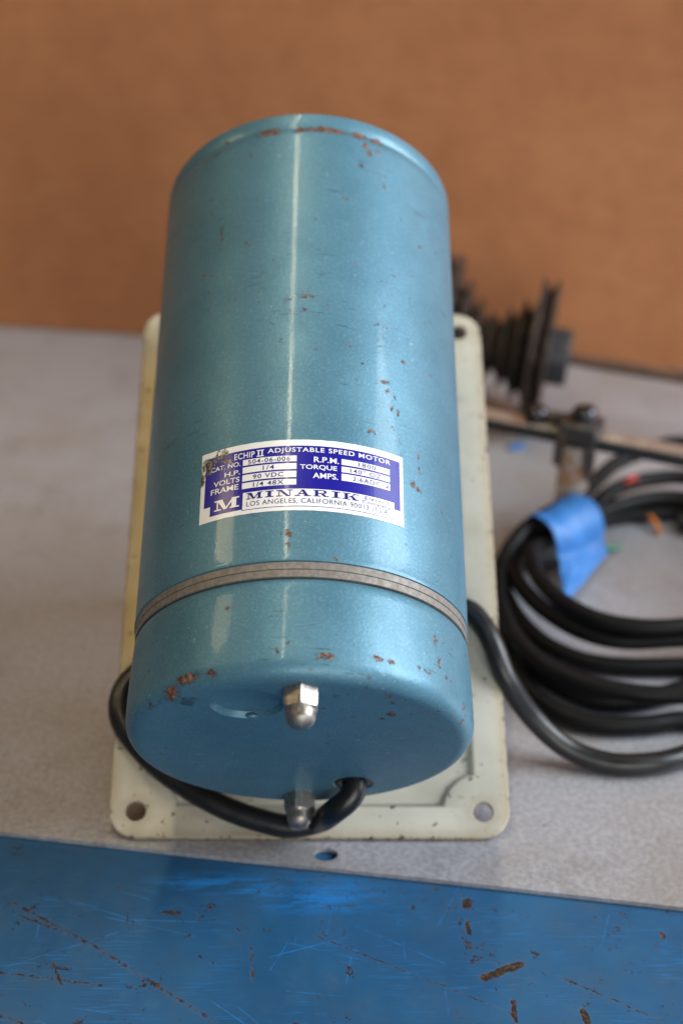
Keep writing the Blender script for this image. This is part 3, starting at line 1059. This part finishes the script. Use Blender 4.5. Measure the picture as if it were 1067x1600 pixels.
text('lettering', 'Electric', 24.1, 34.7, 4.55, 6.1, M_LT, nameplate, bold=0.010, space=1.1)
text('lettering', 'Company', 23.0, 35.1, 2.45, 4.25, M_LT, nameplate, bold=0.010, space=1.1)
patch('lettering', [rect(33.0, 34.2, 12.2, 12.7), rect(33.7, 34.2, 12.5, 13.5)], 0.00032, M_LT, nameplate, 1)


# wide slab serif capitals
def slab(ch, u0, w, v0, h, off=0.00032, st=0.24, name='lettering', mat=None):
    t, sf = st * w, 0.13            # stem width, slab thickness
    q = []

    def r(a, b, c, d): q.append(rect(u0 + a * w, u0 + b * w, v0 + c * h, v0 + d * h))

    def para(a0, a1, b0, b1, c=0.0, d=1.0):   # slanted stroke: bottom a0..a1 to top b0..b1
        q.append([(u0 + a0 * w, v0 + c * h), (u0 + a1 * w, v0 + c * h), (u0 + b1 * w, v0 + d * h), (u0 + b0 * w, v0 + d * h)])
    S = st
    if ch == 'I':
        r(0.5 - S, 0.5 + S, 0, 1); r(0.05, 0.95, 0, sf); r(0.05, 0.95, 1 - sf, 1)
    elif ch == 'M':
        r(0.10, 0.16, 0, 1); r(0.78 - S * 0.35, 0.78 + S * 0.5, 0, 1)
        r(0.0, 0.28, 0, sf); r(0.64, 1.0, 0, sf); r(0.0, 0.24, 1 - sf, 1); r(0.72, 1.0, 1 - sf, 1)
        para(0.40, 0.52, 0.10, 0.10 + S * 1.05); para(0.42, 0.50, 0.74, 0.82)
    elif ch == 'N':
        r(0.14, 0.20, 0, 1); r(0.80, 0.86, 0, 1)
        r(0.0, 0.36, 0, sf); r(0.0, 0.30, 1 - sf, 1); r(0.66, 1.0, 1 - sf, 1)
        para(0.84 - S, 0.86, 0.12, 0.14 + S)
    elif ch == 'A':
        para(0.12, 0.18, 0.44, 0.52); para(0.66, 0.66 + S * 1.1, 0.40, 0.40 + S * 0.9)
        r(0.24, 0.70, 0.30, 0.30 + sf); r(0.0, 0.34, 0, sf); r(0.56, 1.0, 0, sf)
    elif ch == 'R':
        r(0.12, 0.12 + S, 0, 1); r(0.0, 0.48, 0, sf); r(0.0, 0.62, 1 - sf, 1); r(0.2, 0.62, 0.42, 0.42 + sf)
        for i in range(8):
            a0, a1 = -90 + 180 * i / 8, -90 + 180 * (i + 1) / 8
            P_ = lambda a, rx, ry: (u0 + (0.60 + rx * math.cos(R_(a))) * w, v0 + (0.71 + ry * math.sin(R_(a))) * h)
            q.append([P_(a0, 0.09, 0.16), P_(a0, 0.26, 0.29), P_(a1, 0.26, 0.29), P_(a1, 0.09, 0.16)])
        para(0.66, 0.66 + S, 0.48, 0.48 + S * 0.9, 0.06, 0.45); r(0.66, 1.0, 0, sf)
    elif ch == 'K':
        r(0.12, 0.12 + S, 0, 1); r(0.0, 0.46, 0, sf); r(0.0, 0.46, 1 - sf, 1)
        para(0.30, 0.42, 0.74, 0.82, 0.34, 0.98); para(0.66, 0.66 + S * 1.1, 0.42, 0.42 + S, 0.05, 0.62)
        r(0.58, 1.0, 0, sf); r(0.62, 0.98, 1 - sf, 1)
    return patch(name, q, off, mat or M_LT, nameplate, 2)


xs = [(-21.5, 6.4, 'M'), (-14.3, 3.6, 'I'), (-9.9, 6.2, 'N'), (-3.0, 6.2, 'A'), (4.0, 6.0, 'R'), (10.9, 3.6, 'I'), (15.2, 6.6, 'K')]
for u0, w_, ch in xs:
    slab(ch, u0, w_, 3.25, 2.85, st=0.20 if ch != 'I' else 0.19)
slab('M', -35.0, 10.6, 0.9, 4.6, st=0.22, mat=M_LW)
for u0 in (-18.1, -16.7):
    slab('I', u0, 1.6, 21.9, 3.0, st=0.17, mat=M_LW)

# ------------------------------------------------------------------ cable and coil
def P2W(x, y, z):     # plate coordinates (near edge origin at y=-0.0845) to world
    return Tm @ Vector((x, y + 0.0845, z + TH))


CR = 0.0052
cable = empty('power_cable', (0.14, 0.20, 0))
tag(cable, 'black rubber cable looping round the motor into a taped coil', 'cable')


def cpart(name, me, mat):
    o = link_obj(name, me, mat)
    o.parent = cable
    o.matrix_parent_inverse = Matrix.Translation(-Vector((0.14, 0.20, 0)))
    return o


h0 = mo + Mm @ Vector((HX, YF + 0.012, HZ))
h1_ = mo + Mm @ Vector((HX, YF - 0.003, HZ - 0.001))
h2_ = mo + Mm @ Vector((HX - 0.0085, YF - 0.0095, HZ - 0.0085))
lead = [h0, h1_, h2_, P2W(0.0035, -0.0785, 0.0090), P2W(-0.0075, -0.0800, 0.0065), P2W(-0.0177, -0.0784, 0.0062), P2W(-0.0374, -0.0716, 0.0062), P2W(-0.0600, -0.0585, 0.0064),
        P2W(-0.0762, -0.0440, 0.0070), P2W(-0.0855, -0.0285, 0.0075), P2W(-0.0815, -0.0120, 0.0066), P2W(-0.062, 0.0010, 0.0045), P2W(-0.03, 0.008, 0.0030), P2W(0.0, 0.012, 0.0025),
        P2W(0.03, 0.018, 0.0032), P2W(0.055, 0.0245, 0.0050), P2W(0.0720, 0.0240, 0.0066), P2W(0.0796, 0.0160, 0.0068), P2W(0.0845, 0.0050, 0.0066), Vector((0.0905, 0.0615, 0.0440)), Vector((0.1035, 0.0600, 0.0240)),
        Vector((0.1190, 0.0555, 0.0105)), Vector((0.1365, 0.0504, 0.0054)), Vector((0.1543, 0.0486, 0.0054)), Vector((0.1757, 0.0545, 0.0054)), Vector((0.215, 0.078, 0.0054)), Vector((0.262, 0.125, 0.0054)),
        Vector((0.280, 0.18, 0.0054)), Vector((0.262, 0.245, 0.0054)), Vector((0.225, 0.285, 0.0054))]
cpart('lead', tube('lead', lead, CR, seg=20, step=8), M_RUB)


def loop_mesh(left, z0, cx, cy, rx, ry, wob, k, r=0.0046):
    """left: measured points of the visible side; the rest closes as an ellipse"""
    a0 = math.atan2((left[0][1] - cy) / ry, (left[0][0] - cx) / rx)
    a1 = math.atan2((left[-1][1] - cy) / ry, (left[-1][0] - cx) / rx)
    d = a0 - a1
    while d > 0: d -= 2 * math.pi
    m = 9
    pts = [Vector(p) for p in left]
    for i in range(1, m):
        a = a1 + d * i / m
        zz = left[-1][2] + (left[0][2] - left[-1][2]) * i / m
        pts.append(Vector((cx + rx * math.cos(a) + wob * noise.noise(Vector((i, k, 0))), cy + ry * math.sin(a) + wob * noise.noise(Vector((i, k, 3))), zz)))
    return tube('coil_loop', pts, r, True, 16, 8)


loops = [
    # lower strands first, going round the left side towards the tape and off to the upper right
    ([(0.1928, 0.1294, .0054), (0.1619, 0.1291, .0054), (0.14, 0.135, .0054), (0.1217, 0.1525, .0056), (0.1110, 0.1807, .0058), (0.1085, 0.2120, .0058), (0.1165, 0.2400, .0058), (0.1360, 0.2620, .0056), (0.1710, 0.2816, .0055), (0.1871, 0.2905, .0055), (0.207, 0.2950, .0055), (0.230, 0.296, .0055)], 0.212, 0.212, 0.080, 0.083),
    ([(0.1933, 0.1389, .016), (0.1622, 0.1366, .016), (0.1408, 0.1458, .016), (0.1241, 0.1672, .0163), (0.1151, 0.1898, .0165), (0.1123, 0.2112, .0166), (0.1190, 0.2363, .0166), (0.1380, 0.2580, .0165), (0.1662, 0.2715, .0162), (0.1815, 0.2829, .016), (0.2053, 0.2947, .016), (0.2284, 0.2965, .016)], 0.212, 0.217, 0.075, 0.080),
    ([(0.1920, 0.1350, .0265), (0.1690, 0.1340, .0262), (0.1480, 0.1420, .0258), (0.1325, 0.1600, .0255), (0.1235, 0.1840, .0255), (0.1225, 0.2110, .0258), (0.1330, 0.2370, .0175), (0.1470, 0.2530, .0168), (0.1605, 0.2640, .0180), (0.1774, 0.2801, .0266), (0.1935, 0.2948, .0262), (0.2099, 0.3024, .026), (0.2289, 0.3042, .026)], 0.212, 0.224, 0.070, 0.080),
    ([(0.1828, 0.0890, .0160), (0.1596, 0.0905, .0160), (0.1342, 0.1000, .0160), (0.1147, 0.1179, .0162), (0.1035, 0.1500, .0165), (0.1020, 0.1850, .0170), (0.1080, 0.2150, .0180), (0.1220, 0.2390, .0240), (0.1390, 0.2550, .0272), (0.1528, 0.2650, .0280), (0.1610, 0.2740, .029), (0.1850, 0.3080, .032), (0.2080, 0.3260, .033), (0.2340, 0.3370, .034)], 0.212, 0.212, 0.085, 0.126),
    ([(0.1820, 0.0828, .0054), (0.1633, 0.0791, .0054), (0.1417, 0.0790, .0054), (0.1225, 0.0875, .0054), (0.1095, 0.1082, .0054), (0.1035, 0.1378, .0054), (0.1015, 0.175, .0054), (0.1040, 0.208, .0054), (0.1150, 0.238, .0054), (0.135, 0.266, .0054), (0.165, 0.292, .0054), (0.205, 0.309, .0054), (0.235, 0.312, .0054)], 0.206, 0.197, 0.088, 0.115),
]
for k, (L_, cx, cy, rx, ry) in enumerate(loops):
    cpart('coil_loop', loop_mesh(L_, 0, cx, cy, rx, ry, 0.004, k), M_COIL)
# loose tail crossing the coil from the right
cpart('cable_tail', tube('cable_tail', [(0.1085, 0.1520, 0.0054), (0.1165, 0.1240, 0.0054), (0.1330, 0.1050, 0.0054), (0.1490, 0.0985, 0.0054), (0.1676, 0.1011, 0.0054), (0.1878, 0.1088, 0.0056), (0.210, 0.124, 0.0056), (0.235, 0.15, 0.0056), (0.240, 0.19, 0.0054)], CR * 0.95), M_COIL)
# bare wire ends
M_RED = mat_plain('red_wire', (0.36, 0.018, 0.010), 0.5)
M_GRN = mat_plain('green_wire', (0.02, 0.16, 0.09), 0.4)
M_ORG = mat_plain('orange_wire', (0.55, 0.17, 0.03), 0.4)
cpart('red_wire', tube('red_wire', [(0.1900, 0.2880, 0.0300), (0.1925, 0.2895, 0.0325), (0.1950, 0.2915, 0.0325), (0.1970, 0.2940, 0.0290)], 0.0017, seg=10), M_RED)
cpart('green_wire', tube('green_wire', [(0.166, 0.262, 0.010), (0.170, 0.2560, 0.007), (0.176, 0.2545, 0.004), (0.184, 0.259, 0.003)], 0.0017, seg=10), M_GRN)
cpart('orange_wire', tube('orange_wire', [(0.207, 0.292, 0.006), (0.2095, 0.286, 0.005), (0.2105, 0.2805, 0.003), (0.2115, 0.277, 0.002)], 0.0016, seg=10), M_ORG)

# ------------------------------------------------------------------ blue tape round the bundle
A_ = Vector((0.1290, 0.2390, 0.0)); B_ = Vector((0.1585, 0.2640, 0.0))
td = (B_ - A_).normalized()
tn = Vector((td.y, -td.x, 0))           # towards the inside of the coil
verts, faces = [], []
nu, nv = 26, 40
for i in range(nu + 1):
    s = i / nu
    c0 = A_.lerp(B_, s)
    for j in range(nv + 1):
        t = j / nv
        if t < 0.60:                    # over the bundle, outside to inside
            a = R_(215 - 225 * t / 0.60)
            kk = 0.84 + 0.16 * min(1.0, s * 3)
            rx, rz = 0.0172 * kk, 0.0160 + 0.0020 * s
            zc = 0.0155 + 0.0020 * s
            q = c0 + tn * (0.0025 + rx * math.cos(a)) + Vector((0, 0, zc + rz * math.sin(a)))
            q.z += 0.0022 * max(0, math.sin(s * 8 + t * 4)) * math.sin(math.pi * t / 0.60)
        else:                           # loose end that narrows to a point
            k = (t - 0.60) / 0.40
            reach = 0.022 * (1 - s) + 0.004
            side = td * (-0.024 * k * (1 - s))
            q = c0 + tn * (0.0025 + 0.0167 + reach * k) + side + Vector((0, 0, 0.0135 - 0.0085 * k))
        q = q + Vector((0, 0, 1)) * 0.0020 * noise.noise(Vector((s * 3.2, t * 6, 0.3))) + tn * 0.0012 * noise.noise(Vector((s * 5, t * 4, 4.4)))
        verts.append(q)
W1 = nv + 1
for i in range(nu):
    for j in range(nv):
        faces.append((i * W1 + j, (i + 1) * W1 + j, (i + 1) * W1 + j + 1, i * W1 + j + 1))
me = mesh_from('masking_tape', verts, faces, 60)
tape = link_obj('masking_tape', me, M_TAPE)
sm = tape.modifiers.new('thick', 'SOLIDIFY'); sm.thickness = 0.0004; sm.offset = 1
tag(tape, 'bright blue masking tape wrapped round the coiled black cable', 'tape')

# scrap of tape under the flat bar
bm = bmesh.new()
g = []
for i in range(7):
    row = []
    for j in range(4):
        row.append(bm.verts.new((i * 0.0024, j * 0.003, 0.0012 + 0.0012 * noise.noise(Vector((i * .6, j * .6, 1))) + 0.0012 * (i / 6) ** 2)))
    g.append(row)
for i in range(6):
    for j in range(3):
        bm.faces.new((g[i][j], g[i + 1][j], g[i + 1][j + 1], g[i][j + 1]))
sc = link_obj('tape_scrap', bm_mesh('tape_scrap', bm, 60), M_TAPE)
sc.scale = (0.75, 0.75, 0.75)
sc.location = (0.1345, 0.392, 0.0004); sc.rotation_euler = (0, 0, R_(20))
sm = sc.modifiers.new('thick', 'SOLIDIFY'); sm.thickness = 0.0004
tag(sc, 'small blue scrap of tape on the silver sheet under the flat bar', 'tape scrap')

# ------------------------------------------------------------------ stepped pulleys on a rusty shaft
ZS = 0.0523
sh = empty('stepped_pulley_shaft', (0.1672, 0.4340, 0), (0, R_(4.5), R_(-13)))
tag(sh, 'rusty shaft carrying two dark stepped cone pulleys in front of the cardboard', 'pulley')


def lathe_x(profile, seg=64):
    v, f = lathe_y([(a, r) for a, r in profile], seg, True, True)
    return [(y, -x, z + ZS) for x, y, z in v], f


def vgroove(x0, w, r, depth=0.006):
    """one grooved step: flange, V, flange"""
    fl = w * 0.16
    return [(x0, r), (x0 + fl, r), (x0 + w * 0.45, r - depth), (x0 + w * 0.55, r - depth), (x0 + w - fl, r), (x0 + w, r)]


v, f = lathe_x([(-0.118, 0.0042), (0.30, 0.0042)], 24)
link_obj('shaft', mesh_from('shaft', v, f, 40), M_SHAFT, sh)


def cone_pulley(x_big, dirn, radii, ws, name='cone_pulley'):
    """largest step first, stepping along dirn"""
    x = x_big
    pr = []
    for r, w in zip(radii, ws):
        seg_ = [(0, r), (w * 0.14, r), (w * 0.46, r - min(0.0075, r * 0.24)), (w * 0.54, r - min(0.0075, r * 0.24)), (w * 0.86, r), (w, r)]
        for (a, rr) in seg_:
            pr.append((x + dirn * a, rr))
        x += dirn * (w + 0.0002)
    if dirn < 0: pr = pr[::-1]
    v, f = lathe_x(pr, 72)
    return link_obj(name, mesh_from(name, v, f, 35), M_IRON, sh)


pl1 = cone_pulley(-0.0100, -1, [0.0515, 0.0350, 0.0280, 0.0212, 0.0150], [0.0115, 0.0100, 0.0095, 0.0092, 0.0090])
v, f = lathe_x([(-0.0100, 0.0195), (0.0035, 0.0195), (0.0045, 0.0185)], 48)
link_obj('hub', mesh_from('hub', v, f, 35), M_HUB, pl1)
pl2 = cone_pulley(-0.0890, 1, [0.0585, 0.0420, 0.0310, 0.0225], [0.0100, 0.0092, 0.0092, 0.009])
v, f = lathe_x([(-0.1010, 0.018), (-0.0895, 0.0195)], 48)
link_obj('hub', mesh_from('hub', v, f, 35), M_HUB, pl2)

# ------------------------------------------------------------------ post with clamp and flat bar
stand = empty('clamp_stand', (0.1533, 0.2742, 0), (0, 0, R_(-24.7)))
tag(stand, 'rusty steel post clamping a horizontal flat bar, beside the cable coil', 'clamp stand')


def lathe_z(profile, seg=40, cx=0, cy=0):
    v, f = lathe_y(profile, seg, True, True)
    return [(x + cx, -z + cy, y) for x, y, z in v], f


v, f = lathe_z([(0.0, 0.017), (0.004, 0.017), (0.005, 0.016), (0.0052, 0.0095), (0.062, 0.0095)], 40, 0.0, 0.004)
link_obj('post', mesh_from('post', v, f, 40), M_POST, stand)
bm = bmesh.new()
box_bm(bm, (0.03, 0.0085, 0.0655), (0.40, 0.0140, 0.0050), None, 0.0006)
bar = link_obj('flat_bar', bm_mesh('flat_bar', bm, 40), M_BAR, stand)
bm = bmesh.new()
box_bm(bm, (0.03, 0.0000, 0.0650), (0.40, 0.0028, 0.0065), None, 0.0005)
link_obj('bar_flange', bm_mesh('bar_flange', bm, 40), M_BARD, stand)
# clamp plate over the bar and its two cheeks
bm = bmesh.new()
box_bm(bm, (-0.011, 0.013, 0.0715), (0.046, 0.0075, 0.0055), None, 0.001)
link_obj('clamp_strap', bm_mesh('clamp_strap', bm, 40), M_CLAMP, stand)
bm = bmesh.new()
box_bm(bm, (0.002, 0.006, 0.0700), (0.0225, 0.022, 0.0120), None, 0.0016)
cl = link_obj('clamp_block', bm_mesh('clamp_block', bm, 40), M_CLAMP, stand)
for sx, hh in ((-0.0085, 0.014), (0.0115, 0.020)):
    bm = bmesh.new()
    box_bm(bm, (sx, -0.004, 0.0640 - hh / 2), (0.0040, 0.006, hh), None, 0.0008)
    link_obj('clamp_cheek', bm_mesh('clamp_cheek', bm, 40), M_CLAMP, stand)
for (bx_, by_, bz_) in ((-0.0275, 0.012, 0.0680), (0.0025, 0.008, 0.0755)):
    pr = [(bz_, 0.0072), (bz_ + 0.0055, 0.0072), (bz_ + 0.0075, 0.0064), (bz_ + 0.0088, 0.0042), (bz_ + 0.0092, 0.001)]
    v, f = lathe_z(pr, 24, bx_, by_)
    link_obj('bolt_head', mesh_from('bolt_head', v, f, 45), M_BOLT, stand)
